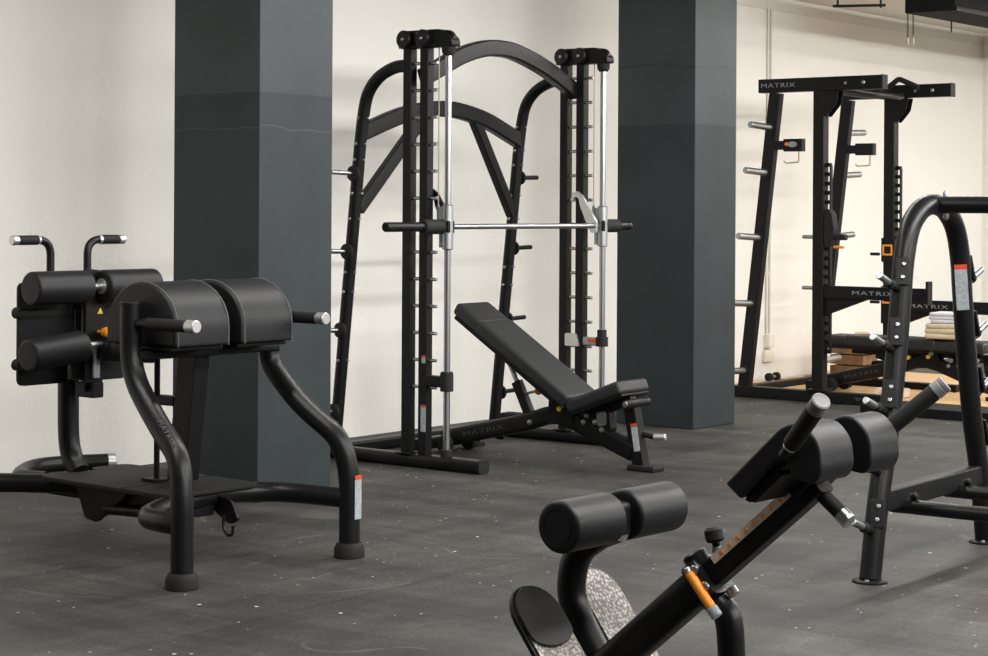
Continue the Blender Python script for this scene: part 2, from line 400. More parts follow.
# ------------------------------------------------------------------ glute ham bench (left front)
GH = thing('glute_ham_bench', 'black glute ham bench with half barrel pads and roller pads, front left', 'exercise bench', (-.779, 6.827, 0), 50)
def ghd():
    T = GH
    for sx in (-1, 1):
        X = sx*.33; F = sx*.4
        top = .936 if sx < 0 else .785
        pts = [(X, .357, top), (X, .357, .70), (sx*.345, .215, .555), (sx*.385, .03, .43), (F, 0, .30), (F, 0, .03)]
        leg = MB().tube(fillet(pts, [.12, .12, .16, .12], 7), .039, 18).build('leg', SATIN, T)
        MB().lathe((F, 0, 0), (0, 0, 1), [(0, .055), (.004, .057), (.035, .056), (.052, .047), (.055, .04)], 22).build('rubber_foot', RUBBER, leg)
        MB().lathe((X, .357, top-.002), (0, 0, 1), [(0, .040), (.008, .040), (.012, .035)], 18).build('cap', BLACK, leg)
        hz = .872
        h = MB().rod((X, .33, hz), (X, .02 if sx < 0 else .07, hz), .017).build('handle', SATIN, T)
        MB().rod((X, .27, hz), (X, .06 if sx < 0 else .10, hz), .0215).build('grip', GRIP, h)
        MB().rod((X, .06 if sx < 0 else .10, hz), (X, .012 if sx < 0 else .055, hz), .0225).build('end_cap', ALU, h, label='polished silver end cap')
        # half barrel pad on this side
        xa, xb = (-.285, -.025) if sx < 0 else (.025, .285)
        prof = [(.175, .79)]
        for k in range(0, 19):
            a = PI*k/18; prof.append((.362 - .187*math.cos(a), .85 + .163*math.sin(a)))
        prof.append((.549, .79))
        pad = MB().prism(round2d(prof, [.012]+[0]*19+[.012], 3), 'x', xa, xb, .012, 3).build('thigh_pad', VINYL, T, 30)
        for xe in (xa+.014, xb-.014):
            MB().tube([(xe, q[0]+(q[0]-.362)*.004, q[1]+.0006) for q in prof], .0022, 6).build('piping', STITCH, pad)
    # support frame under the pads
    MB().bar([(-.33, .36, .757), (.34, .36, .757)], .10, .032, .01).build('pad_beam', BLACK, T)
    [MB().box((.24, .31, .014), (q, .362, .782), bev=.003).build('pad_plate', BLACK, T) for q in (-.155, .155)]
    # centre post
    MB().prism(round2d([(.35, .75), (.45, .75), (.51, .28), (.41, .28)], .01), 'x', -.035, .035, .006).build('post', BLACK, T)
    MB().rod((0, .605, .26), (0, .605, .78), .011).build('tether_rod', BLACK, T)
    MB().box((.045, .11, .035), (0, .545, .565), bev=.004).build('rod_bracket', BLACK, T); MB().box((.07, .09, .012), (0, .605, .268), bev=.002).build('rod_base', BLACK, T)
    # bowed front crossbar, main beam, deck
    pts = [(-.4, .0, .215), (-.405, .10, .215), (-.35, .23, .215), (-.12, .34, .222), (.16, .36, .225), (.32, .26, .22), (.4, .0, .215)]
    MB().tube(spline(pts, 6), .037, 16).build('front_crossbar', SATIN, T)
    for x in (-.02, .03, .14):
        MB().lathe((x, .352, .225), (0, -1, 0), [(0, .012), (.008, .012), (.011, .006)], 10).build('bolt', STEEL, T)
    MB().bar([(0, .34, .20), (0, 1.2, .20)], .09, .08, .012).build('main_beam', BLACK, T)
    deck = MB().prism(round2d([(-.215, .30), (.235, .30), (.25, 1.08), (.08, 1.09), (.05, 1.02), (-.06, 1.02), (-.09, 1.09), (-.20, 1.05)], [.05, .04, .06, .02, .02, .02, .02, .06]), 'z', .245, .262, .004).build('deck', RUBBER, T)
    MB().box((.44, .006, .003), (.01, .56, .2632), RZ(0), bev=0).build('seam_strip', BLACK, deck)
    # gussets, hook and small under-deck strut
    MB().prism(round2d([(.50, .25), (.27, .13), (.22, .15), (.26, .22)], .02), 'x', .055, .067, .002).build('gusset', BLACK, T)
    MB().prism(round2d([(1.0, .25), (.93, .10), (.86, .09), (.70, .2), (.66, .25)], .015), 'x', -.075, -.06, .002).build('gusset', BLACK, T)
    MB().rod((-.05, .88, .14), (-.09, .38, .17), .022).build('under_strut', SATIN, T)
    hk = [(.03, .27, .17), (.03, .27, .125), (.03, .25, .10), (.03, .225, .105), (.03, .22, .135)]
    MB().tube(spline(hk, 5), .006, 8).build('band_hook', SATIN, T)
    # rear stand
    MB().tube(spline([(.0, .98, .215), (-.1, 1.12, .215), (-.2, 1.26, .215), (-.31, 1.37, .215), (-.42, 1.40, .215), (-.47, 1.40, .12), (-.48, 1.40, .03)], 6), .037, 16).build('rear_leg', SATIN, T)
    rl = MB().tube(spline([(-.05, 1.2, .215), (-.06, 1.34, .215), (.04, 1.46, .215), (.16, 1.52, .22), (.30, 1.50, .22), (.44, 1.43, .22)], 6), .033, 16).build('rear_leg', SATIN, T)
    MB().lathe((.435, 1.433, .22), (.89, -.45, 0), [(0, .036), (.03, .036), (.036, .03)], 16).build('end_cap', ALU, rl, label='worn grey end cap')
    MB().tube([(.40, 1.455, .22), (.40, 1.455, .03)], .033, 14).build('rear_post', SATIN, T)
    for x, y in ((-.48, 1.40), (.40, 1.455)):
        MB().lathe((x, y, 0), (0, 0, 1), [(0, .05), (.03, .05), (.045, .038)], 18).build('rubber_foot', RUBBER, T)
    MB().box((.055, .07, .002), (-.25, 1.315, .2525), RZ(40), bev=0).build('sticker', LABELW, T, label='small pale sticker')
    # rear post and foot carriage
    MB().tube(spline([(0, 1.06, .255), (0, 1.10, .30), (0, 1.125, .38), (0, 1.13, .55), (0, 1.13, .98)], 6), .041, 16).build('rear_post', SATIN, T)
    for sx in (-1, 1):
        xs = (.03, .26) if sx > 0 else (-.26, -.03)
        MB().prism(round2d([(xs[0]-.015, .60), (xs[1]-.015, .60), (xs[1]-.015, .99), (xs[0]-.015, .99)], .03), 'y', 1.075, 1.09, .003).build('foot_plate', BLACK, T)
        h = MB().tube(fillet([(sx*.088, 1.13, .96), (sx*.088, 1.13, 1.147), (sx*.265, 1.13, 1.147)], .06, 8), .0155, 12).build('handle', SATIN, T)
        MB().rod((sx*.15, 1.13, 1.147), (sx*.240, 1.13, 1.147), .0185).build('grip', GRIP, h)
        MB().rod((sx*.240, 1.13, 1.147), (sx*.268, 1.13, 1.147), .019).build('end_cap', ALU, h, label='silver end cap')
        MB().lathe((sx*.142, 1.13, 1.147), (sx, 0, 0), [(0, .0175), (.01, .0195)], 14).build('collar', ALU, h)
        rl = MB().roll((sx*.035-.02, .95, .972), (sx*.295-.02, .95, .972), .063, .012).build('roller_pad', VINYL, T)
        MB().lathe((sx*.03-.02, .95, .972), (sx, 0, 0), [(0, .03), (.008, .03)], 18).build('washer', ALU, rl)
        MB().roll((sx*.045-.03, .95, .748), (sx*.30-.04, .93, .725), .06, .012).build('roller_pad', VINYL, T)
    MB().rod((-.30, .95, .972), (.30, .95, .972), .014).rod((-.30, .95, .75), (.30, .95, .75), .014).build('roller_axle', STEEL, T)
    MB().prism(round2d([(-.035, .57), (.05, .57), (.06, 1.03), (-.03, 1.04)], .008), 'y', .985, 1.0, .002).build('carriage_plate', BLACK, T)
    [MB().box((.07, .13, h), (0, 1.05, z), bev=.006).build('carriage_slide', BLACK, T) for h, z in ((.10, .66), (.06, .95))]
    MB().box((.055, .10, .06), (.01, 1.01, .575), bev=.006).build('carriage_foot', BLACK, T)
    MB().prism(round2d([(.0, .62), (.03, .62), (.03, .74), (.0, .74)], .003), 'y', .975, .985, .001).build('scale_plate', LABELW, T, label='pale numbered adjustment scale')
    MB().prism([(.022, .865), (.048, .865), (.035, .888)], 'y', .981, .985).build('warning_sticker', YELLOW, T, label='small yellow warning triangle')
    MB().lathe((.03, .985, .795), (.0, -1, 0), [(0, .008), (.03, .008), (.032, .018), (.06, .024), (.072, .02), (.078, .008)], 14).build('adjustment_knob', ORANGE, T, label='orange pull knob')
    MB().rod((-.27, 1.10, .875), (-.27, 1.06, .875), .022).build('plate_stop', RUBBER, T)
    MB().rod((-.27, 1.10, .68), (-.27, 1.06, .68), .022).build('plate_stop', RUBBER, T)
    # sticker on the right front leg, letters on the left one
    MB().box((.036, .002, .145), (.404, -.0393, .215), RZ(4), bev=0).build('warning_label', LABELW, T, label='pale warning label')
    MB().box((.036, .0024, .016), (.404, -.0393, .294), RZ(4), bev=0).build('warning_label', RED, T, label='red strip of the warning label')
    d = Vector((-.04, -.185, -.125)).normalized()
    n = Vector((-.55, -.40, .75)); n = (n - d*n.dot(d)).normalized()
    lettering('MATRIX', .026, basis(Vector((-.372, .105, .485)) + n*.0395, d, n.cross(d)), LETTERD, T, .13)
ghd()

# ------------------------------------------------------------------ smith machine
SMO = Vector((-.3708, 9.6201, 0)); SMA = 52
SM = thing('smith_machine', 'tall black smith machine with chrome guide rods and arched top between two pillars', 'weight machine', SMO, SMA)
W = 1.32
def smith():
    T = SM
    for side, X in ((-1, 0.), (1, W)):
        fr = MB().bar([(X, .66, .034), (X, -.40, .034)], .075, .064, .022).build('foot_rail', SATIN, T)
        MB().bar([(X, -.40, .034), (X, -.42, .034)], .08, .067, .022).build('end_cap', RUBBER, fr)
        MB().box((.06, .05, .008), (X, -.34, .004), bev=.001).build('foot_pad', RUBBER, fr)
        MB().bar([(X, .062, .06), (X, .062, 2.07)], .05, .052, .006, ref=(0, 1, 0)).build('upright', BLACK, T)
        fu = MB().bar([(X, -.047, .06), (X, -.047, 2.07)], .05, .052, .006, ref=(0, 1, 0)).build('upright', BLACK, T)
        MB().box((.10, .085, .008), (X, .06, .068), bev=.002).build('base_plate', BLACK, T)
        z = 1.99
        while z > .3:
            MB().rod((X, .03, z), (X, -.118, z), .0085, n=10).build('bar_peg', CHROME, T); z -= .1327
        # pulley head
        prof = round2d([(.112, 2.065), (-.232, 2.065), (-.232, 2.10), (-.17, 2.152), (.08, 2.152), (.112, 2.12)], [.01, .01, .05, .05, .05, .03])
        hd = MB().prism(prof, 'x', X-.035, X+.035, .006).build('pulley_head', BLACK, T)
        for y in (.06, -.06):
            MB().lathe((X-.035, y, 2.108), (-1, 0, 0), [(0, .045), (.022, .045), (.028, .038), (.028, .01)], 20).build('pulley', SATIN, hd)
            MB().lathe((X-.062, y, 2.108), (-1, 0, 0), [(0, .009), (.006, .007)], 10).build('bolt', STEEL, hd)
        MB().lathe((X-.012, -.178, 2.100), (1, 0, 0), [(0, .047), (.024, .047)], 20).build('pulley', SATIN, hd)
        # guide rod
        gr = MB().rod((X, -.185, .09), (X, -.185, 2.06), .0165).build('guide_rod', CHROME, T)
        MB().lathe((X, -.185, .062), (0, 0, 1), [(0, .03), (.035, .03), (.04, .024)], 18).build('bushing', RUBBER, gr)
        MB().lathe((X, -.185, 2.066), (0, 0, -1), [(0, .036), (.03, .033), (.045, .024)], 18).build('bushing', RUBBER, gr)
        MB().rod((X, -.125, 1.29), (X, -.125, 2.08), .003, n=6).build('cable', CABLE, T)
        MB().rod((X, -.125, 1.22), (X, -.125, 1.295), .008, n=8).build('cable_end', STEEL, T)
        # rear leg
        pts = [(X, .075, 1.985), (X, .17, 1.975), (X, .27, 1.93), (X, .34, 1.85), (X, .37, 1.74), (X, .390, 1.6), (X, .545, .12), (X, .552, .05)]
        MB().tube(spline(pts[:6], 5)[:-1] + [Vector(p) for p in pts[5:]], .0315, 14).build('rear_leg', BLACK, T)
        sl = lambda z: .390 + (1.6-z)/1.48*.155
        for z in (1.45, 1.055, .655, .24):
            y = sl(z); e = X + side*.028
            h = MB().rod((e, y, z), (e+side*.17, y, z+.004), .0125).build('weight_horn', CHROME if side < 0 else SATIN, T)
            MB().lathe((e, y, z), (side, 0, 0), [(0, .04), (.012, .04), (.02, .03), (.022, .016)], 20).build('collar', RUBBER, h)
        for z in (1.73, 1.60, 1.52, 1.35, 1.22, .95, .85, .5):
            y = sl(z)
            MB().lathe((X-.03, y, z), (-1, 0, 0), [(0, .009), (.008, .008), (.011, .004)], 8).lathe((X, y-.03, z), (0, -1, 0), [(0, .008), (.014, .006)], 8).build('bolt', STEEL, T)
    MB().bar([(0, .60, .034), (W, .60, .034)], .07, .06, .015).build('rear_rail', SATIN, T)
    # rear arch with its braces
    pts = [(.0, .385, 1.655), (.10, .385, 1.69), (.32, .38, 1.76), (.56, .375, 1.80), (.76, .375, 1.80), (1.0, .38, 1.76), (1.22, .385, 1.69), (W, .385, 1.655)]
    MB().bar(spline(pts, 5), .055, .085, .012).build('rear_arch', BLACK, T)
    for a, bb in (((.02, .42, 1.27), (.50, .375, 1.78)), ((W-.02, .42, 1.25), (W-.43, .375, 1.78))):
        MB().bar([a, bb], .045, .065, .008).build('brace', BLACK, T)
    # big top arch
    pts = [(.03, .0, 1.925), (.12, 0, 1.965), (.32, 0, 2.05), (.50, 0, 2.097), (.64, 0, 2.107), (.78, 0, 2.095), (1.0, 0, 2.04), (1.20, 0, 1.965), (W-.01, 0, 1.915)]
    MB().bar(spline(pts, 6), .06, .085, .012).build('top_arch', SATIN, T)
    lettering('MATRIX', .022, basis((.86, -.0308, 2.080), (1, 0, -.2), (.2, 0, 1)), LETTERD, T, .15)
    # bar and its sliding carriages
    by, bz = -.165, 1.187
    MB().rod((.02, by, bz), (W-.02, by, bz), .014).build('bar', CHROME, T, label='chrome middle of the bar')
    for side, X in ((-1, 0.), (1, W)):
        o = X + side*.03
        sv = MB().rod((o, by, bz), (X+side*(.44 if side < 0 else .29), by, bz), .0235).build('bar_sleeve', SATIN, T)
        MB().rod((X+side*.02, by, bz), (X+side*.17, by, bz), .036).build('collar', RUBBER, sv)
        MB().lathe((X, -.185, 1.075), (0, 0, 1), [(0, .022), (.004, .027), (.215, .027), (.22, .022)], 20).build('slide_housing', STEEL, T)
        MB().rod((X-side*.0, -.145, 1.085), (X, -.145, 1.285), .012).build('slide_housing', STEEL, T)
        MB().box((.05, .07, .06), (X, -.175, bz), bev=.006).build('bearing_block', BLACK, T)
    # lock hooks
    for X, m in ((W-.05, ALU), (.04, BLACK)):
        out = [(-.185, 1.15), (-.145, 1.15), (-.075, 1.29), (-.065, 1.335), (-.042, 1.345), (-.03, 1.325), (-.015, 1.32), (-.02, 1.365), (-.055, 1.375), (-.09, 1.35), (-.185, 1.21)]
        MB().prism(round2d(out, .008), 'x', X-.008, X+.008, .002).build('lock_hook', m, T)
    # adjustable safety stops on the rods
    s = MB().box((.05, .13, .055), (0, -.13, .43), bev=.008).build('safety_stop', BLACK, T)
    MB().lathe((0, -.185, .385), (0, 0, 1), [(0, .033), (.01, .033), (.085, .033), (.095, .028)], 18).build('collar', RUBBER, s)
    s = MB().box((.04, .15, .045), (W, -.13, .56), bev=.006).build('safety_stop', STEEL, T, label='zinc safety stop')
    MB().box((.002, .06, .02), (W-.0215, -.135, .565), bev=0).build('red_sticker', RED, s)
    MB().lathe((W, -.185, .535), (0, 0, 1), [(0, .034), (.05, .034), (.052, .026), (.09, .026)], 18).build('collar', RUBBER, s)
    MB().prism(round2d([(-.06, .53), (.035, .53), (.035, .60), (-.04, .60)], .01), 'x', W-.04, W-.027, .002).build('stop_hook', ALU, s)
    # labels on the left front upright
    MB().box((.002, .03, .12), (-.0258, -.057, .24), bev=0).build('warning_label', LABELW, T, label='pale warning label')
    MB().box((.0024, .03, .012), (-.0258, -.057, .306), bev=0).build('warning_label', RED, T, label='red strip of the label')
    MB().box((.002, .022, .026), (-.0258, -.057, .53), bev=0).build('warning_label', LABELW, T, label='tiny pale label')
    MB().box((.0024, .022, .012), (-.0258, -.057, .549), bev=0).build('warning_label', RED, T, label='tiny red label')
smith()

# ------------------------------------------------------------------ adjustable benches
def bench(label, loc, ang, back, seat, vin, lettered):
    T = thing('adjustable_bench', label, 'exercise bench', loc, ang)
    hz = .318 if back > 5 else .315
    # main beam
    pts = [(0, .80, .062), (0, .24, .19), (0, .09, .243), (0, -.03, .22), (0, -.40, .085)]
    MB().bar(fillet(pts, .12, 5), .07, .09, .02).build('main_beam', SATIN, T)
    MB().bar([(-.26, .80, .05), (.26, .80, .05)], .06, .06, .012).build('rear_foot', SATIN, T)
    MB().box((.10, .16, .028), (0, -.465, .014), bev=.008, seg=3).build('front_foot', RUBBER, T)
    for x in (-.25, .25):
        MB().box((.07, .085, .02), (x, .80, .01), bev=.004).build('rubber_foot', RUBBER, T)
    # front post
    fp = MB().bar([(0, -.44, .02), (0, -.385, .30)], .06, .07, .01, ref=(0, 1, 0)).build('front_post', BLACK, T)
    MB().box((.002, .035, .12), (-.0312, -.427, .155), RX(-10), bev=0).build('warning_label', LABELW, fp, label='pale warning label')
    MB().box((.0024, .035, .014), (-.0312, -.4145, .223), RX(-10), bev=0).build('warning_label', RED, fp, label='red strip of the label')
    MB().rod((.0, -.36, .19), (.02, -.50, .165), .013).build('lever', SATIN, T)
    MB().rod((.02, -.50, .165), (.035, -.56, .168), .017).build('lever_tip', ALU, T, label='silver lever tip')
    # backrest
    ca, sa = math.cos(R(back)), math.sin(R(back))
    def bp(t, n, x=0): return (x, .0 + t*ca - n*sa, hz + t*sa + n*ca)
    rot = RX(back)
    L = .80
    m = MB()
    m.box((.275, L-.12, .075), bp((L-.17)/2-.045, .04), rot, bev=.022, seg=4)
    m.box((.265, .19, .07), bp(L-.115, .038), rot, bev=.022, seg=4)
    bk = m.build('backrest', vin, T, 30)
    MB().box((.25, L-.05, .02), bp(L/2-.02, -.005), rot, bev=.004).build('back_board', BLACK, bk)
    MB().bar([bp(.02, -.03), bp(L-.2, -.03)], .05, .045, .008, ref=(0, -sa, ca)).build('back_support', BLACK, T)
    # seat
    cs, ss = math.cos(R(seat)), math.sin(R(seat))
    dy, dz = (-.085, -.062) if back > 5 else (-.02, 0)
    def sp(t, n, x=0): return (x, dy - t*cs + n*ss, hz + dz + t*ss + n*cs)
    rs = RX(-seat)
    st = MB().box((.265, .345 if back > 5 else .39, .07), sp(.175 if back > 5 else .2, .035), rs, bev=.022, seg=4, taper=1).build('seat', vin, T, 30)
    MB().box((.24, .32, .012), sp(.18, -.004), rs, bev=.004).build('seat_board', BLACK, st)
    MB().bar([sp(.0, -.03), sp(.32, -.03)], .05, .04, .008).build('seat_support', BLACK, T)
    ax = MB().rod(sp(.33, -.05, -.10), sp(.33, -.05, .10), .022).build('roller_axle', BLACK, T)
    MB().rod(sp(.33, -.05, -.104), sp(.33, -.05, -.098), .016).build('end_cap', STEEL, ax)
    # hinge, slotted quadrant, ladder strut
    MB().prism(round2d([(-.06, .20), (.10, .19), (.09, hz+.02), (-.04, hz+.03)], .015), 'x', -.045, -.035, .002).prism(round2d([(-.06, .20), (.10, .19), (.09, hz+.02), (-.04, hz+.03)], .015), 'x', .035, .045, .002).build('hinge_plate', BLACK, T)
    MB().rod((-.055, .0, hz-.02), (.055, .0, hz-.02), .018).build('hinge_pin', STEEL, T)
    MB().lathe((-.045, .02, hz-.045), (-1, 0, 0), [(0, .014), (.012, .014), (.016, .008)], 12).build('knob', YELLOW, T, label='small yellow knob')
    s0 = Vector((0, .235, .21)); s1 = Vector(bp(.42, -.05))
    if back > 5:
        MB().bar([s0, s0.lerp(s1, .62)], .045, .05, .008).build('strut_sleeve', BLACK, T)
        MB().rod(s0.lerp(s1, .5), s1, .014).build('strut_rod', STEEL, T)
        k = s0.lerp(s1, .40)
        kn = MB().rod(k, k+Vector((.02, -.075, .02)), .007).build('pull_pin', STEEL, T)
        MB().ball(k+Vector((.02, -.09, .022)), .021).build('knob', ORANGE, kn, label='orange knob')
    else:
        MB().bar([s0, s1], .045, .05, .008).build('strut_sleeve', BLACK, T)
        MB().lathe((-.03, .16, .26), (-1, 0, 0), [(0, .007), (.03, .007), (.032, .016), (.05, .014)], 12).build('knob', YELLOW, T, label='yellow knob')
    MB().lathe((-.035, .215, .19), (-1, 0, 0), [(0, .014), (.008, .014), (.012, .007)], 12).build('bolt', STEEL, T)
    # transport wheels and handle by the rear foot
    for x in (-.10, .10):
        MB().lathe((x-.02, .72, .045), (1, 0, 0), [(0, .04), (.004, .045), (.036, .045), (.04, .04)], 18).build('wheel', RUBBER, T)
    gb = MB().box((.09, .12, .05), (.14, .46, .185), bev=.016, seg=3).build('rear_bumper', RUBBER, T)
    MB().bar([(.14, .46, .17), (.02, .46, .10)], .05, .05, .01, ref=(0, 1, 0)).build('bumper_arm', BLACK, T)
    MB().lathe((.09, .50, .16), (-1, 0, 0), [(0, .011), (.008, .011), (.01, .006)], 10).build('knob', YELLOW, T, label='yellow dot on the rear bumper')
    # linkage under the seat
    MB().prism(round2d([(-.28, .18), (-.20, .16), (-.12, .22), (-.16, .30), (-.26, .31)], .02), 'x', -.03, .03, .004).build('linkage', BLACK, T)
    for y, z in ((-.14, .25), (-.19, .22), (-.23, .185), (-.12, .215)):
        MB().lathe((-.03, y, z), (-1, 0, 0), [(0, .013), (.014, .013), (.018, .007)], 10).build('bolt', STEEL, T)
    MB().prism(round2d([(-.26, .21), (-.21, .20), (-.20, .27), (-.255, .28)], .012), 'x', -.045, -.033, .002).build('cover_plate', STEEL, T)
    d = Vector((0, -.56, .128)).normalized()
    lettering('MATRIX', .036, basis((-.0358, .52, .125), d, Vector((-1, 0, 0)).cross(d)), lettered, T, .27)
    return T
def at(o, ang, x, y, z=0):
    a = R(ang); return Vector((o.x + x*math.cos(a) - y*math.sin(a), o.y + x*math.sin(a) + y*math.cos(a), z))
bench('black adjustable bench with raised backrest standing inside the smith machine', at(SMO, SMA, .62, -.47), SMA, 32, 21, VINYLG, LETTERD)

# ------------------------------------------------------------------ back extension bench (front)
BO = Vector((.2566, 4.2, 0)); BA = 50
def back_extension():
    T = thing('back_extension_bench', 'black angled back extension bench with foot plates and paired roller pads in front', 'exercise bench', BO, BA)
    hz = .616
    MB().roll((-.188, 0, hz), (-.014, 0, hz), .0555, .010, 32).build('roller_pad', VINYL, T)
    MB().roll((.038, 0, hz), (.218, 0, hz), .0555, .010, 32).build('roller_pad', VINYL, T)
    MB().rod((-.16, 0, hz), (.20, 0, hz), .014).build('roller_axle', BLACK, T)
    MB().box((.05, .06, .075), (.015, 0, hz-.005), bev=.012, seg=3).build('axle_block', BLACK, T)
    neck = [(.0, -.02, hz-.02), (0, .035, hz-.045), (0, .085, hz-.085), (0, .105, hz-.14), (0, .10, hz-.20), (0, .05, .335), (0, -.02, .25), (0, -.07, .19)]
    MB().tube(spline(neck, 6), .032, 18).build('neck_tube', SATIN, T)
    # inclined outer tube, inner sliding rail
    dv = Vector((0, -.755, .656)).normalized(); nv = Vector((0, .656, .755))
    a0 = Vector((0, -.02, .315)); P = lambda t, n=0., x=0.: a0 + dv*t + nv*n + Vector((x, 0, 0))
    MB().bar([P(-.42), P(.315)], .075, .075, .024, ref=nv).build('outer_tube', SATIN, T)
    col = MB().bar([P(.285), P(.325)], .088, .088, .02, ref=nv).build('clamp_collar', SATIN, T)
    for n in (-.02, .02):
        MB().rod(P(.318, n, -.05), P(.318, n, -.043), .010, n=12).build('bolt', STEEL, col)
    MB().rod(P(.338, -.045), P(.338, -.062), .012).build('bolt', CHROME, col)
    rail = MB().bar([P(.25), P(.655)], .05, .055, .008, ref=nv).build('slide_rail', BLACK, T)
    MB().box((.002, .24, .018), P(.475, .016, -.0262), RX(-41), bev=0).build('scale_strip', CHALK, rail, label='pale strip with adjustment numbers')
    for k in range(8):
        o = MB().box((.0016, .006, .008), P(.385+.026*k, .016, -.0278), RX(-41), bev=0).build('scale_mark', ORANGE, rail, label='orange adjustment mark')
    MB().rod((0, -.278, .555), (0, -.271, .584), .011).build('pin_sleeve', CHROME, T)
    MB().lathe((0, -.272, .578), (0, .25, .96), [(0, .008), (.014, .008), (.016, .016), (.020, .0195), (.040, .0195), (.046, .014)], 18).build('adjustment_knob', RUBBER, T)
    MB().lathe((-.0, -.252, .515), (-.1, .40, .6), [(0, .027), (.058, .027), (.062, .022)], 18).build('pivot_stub', SATIN, T)
    # orange banded lever
    l0 = Vector((-.05, -.237, .531)); l1 = Vector((-.05, -.292, .468))
    lv = MB().rod(l0, l1, .0105).build('release_lever', ORANGE, T, label='orange release lever')
    MB().rod(l1, l1 + (l1-l0).normalized()*.022, .0125).build('end_cap', LABELW, lv, label='clear plastic end of the lever')
    MB().rod(l0 - (l1-l0).normalized()*.012, l0, .009).build('end_cap', STEEL, lv)
    # front support leg under the clamp
    lg = MB().tube(fillet([P(.28, -.01), P(.30, -.075), (0, -.305, .42), (0, -.315, .26), (0, -.315, .04)], .05, 6), .029, 16).build('front_leg', SATIN, T)
    MB().bar([(-.3, -.33, .03), (.3, -.33, .03)], .06, .06, .014).build('front_foot', SATIN, T)
    MB().bar([(-.3, .31, .03), (.3, .31, .03)], .06, .06, .014).build('rear_foot', SATIN, T)
    # foot plates
    fd = Vector((0, -.62, -.785)).normalized()
    fu = Vector((0, -fd.z, fd.y)); fu = -fu if fu.z < 0 else fu
    for sx, top, black in ((-1, Vector((-.155, .118, .476)), True), (1, Vector((.132, .165, .470)), False)):
        m = MB(); w = .075; L = .30; out = []
        for k in range(13):
            a = PI*k/12; out.append((w*math.cos(a), -w + w*math.sin(a)))
        out += [(-w, -L), (w, -L)]
        verts = []
        M = basis(top, (1, 0, 0), -fd)
        def slab(name, mt, o2, z0, z1, par):
            mm = MB(); mm.prism(o2, 'z', z0, z1, .003); bmesh.ops.transform(mm.bm, matrix=M, verts=mm.bm.verts[:]); return mm.build(name, mt, par, 30)
        up = 1 if (M.to_3x3() @ Vector((0, 0, 1))).z > 0 else -1
        base = slab('foot_plate', SATIN, out, -.012*up, .0, T)
        ins = [(x*.90, (y+w)*.90-w) for x, y in out[:13]] + [(-w*.9, -L), (w*.9, -L)]
        slab('tread', TREAD, ins, .0, .004*up, base)['label'] = 'worn silver diamond tread'
        if black:
            o3 = [(x*.92, (y+w)*.92-w) for x, y in out[:13]]
            for k in range(13):
                a = PI+PI*k/12; o3.append((w*.92*math.cos(a), -.115 + .035*math.sin(a)))
            slab('heel_pad', RUBBER, o3, .004*up, .010*up, base)['label'] = 'black rubber pad over the tread'
        MB().bar([top + fd*.20 - fu*.02, Vector((0, top.y+fd.y*.20-.02, top.z+fd.z*.20-.05))], .05, .03, .006, ref=(0, 1, 0)).build('plate_bracket', BLACK, T)
    # hip pads
    for sx in (-1, 1):
        xa, xb = (-.158, -.03) if sx < 0 else (.034, .152)
        A = Vector((-.424, .743)); Bq = Vector((-.458, .721))
        prof = [(-.392, .742), (-.428, .714), (-.512, .800), (-.538, .798), (-.540, .765), (-.595, .758), (-.610, .785), (-.604, .838), (-.573, .869), (-.545, .873), (-.518, .863)]
        pad = MB().prism(round2d(prof, [.008, .008, .012, .012, .012, .020, .015, .024, .03, .03, .03], 5), 'x', xa, xb, .0065, 3).build('hip_pad', VINYL, T, 30)
        MB().prism(round2d([(-.425, .712), (-.438, .706), (-.525, .792), (-.512, .802)], .004), 'x', xa+.02, xb-.02, .002).build('pad_board', BLACK, pad)
        q = Vector((sx*.19, -.563, .835)); tip = Vector((sx*.245, -.66, .929)); u = (tip-q).normalized()
        h = MB().rod(q-u*.04, tip-u*.03, .011).build('handle', SATIN, T)
        MB().rod(q, tip-u*.028, .0175).build('grip', GRIP, h)
        MB().rod(q-u*.008, q, .0145).build('collar', ALU, h)
        MB().lathe(tip-u*.028, u, [(0, .0182), (.016, .0182), (.018, .0165), (.020, .0182), (.027, .0182), (.029, .015), (.0275, .010)], 20).build('end_cap', CAP, h, label='grey end cap')
    MB().rod((-.185, -.54, .812), (.185, -.54, .812), .011).build('handle_bar', BLACK, T)
    MB().box((.28, .09, .016), (0, -.475, .742), RX(-43), bev=.004).build('pad_carrier', BLACK, T)
    MB().bar([(0, -.46, .725), (0, -.53, .79)], .07, .05, .01).build('pad_carrier', BLACK, T)
    # short lower grip
    g0, g1 = Vector((0, -.492, .737)), Vector((0, -.575, .672))
    u = (g1-g0).normalized()
    h = MB().rod(g0-u*.02, g1, .010).build('lower_handle', SATIN, T)
    MB().rod(g0+u*.025, g1-u*.018, .0155).build('grip', GRIP, h)
    MB().rod(g1-u*.02, g1+u*.008, .0165).build('end_cap', CHROME, h, label='chrome end cap')
    MB().rod(g0+u*.012, g0+u*.026, .013).build('collar', ALU, h)
back_extension()

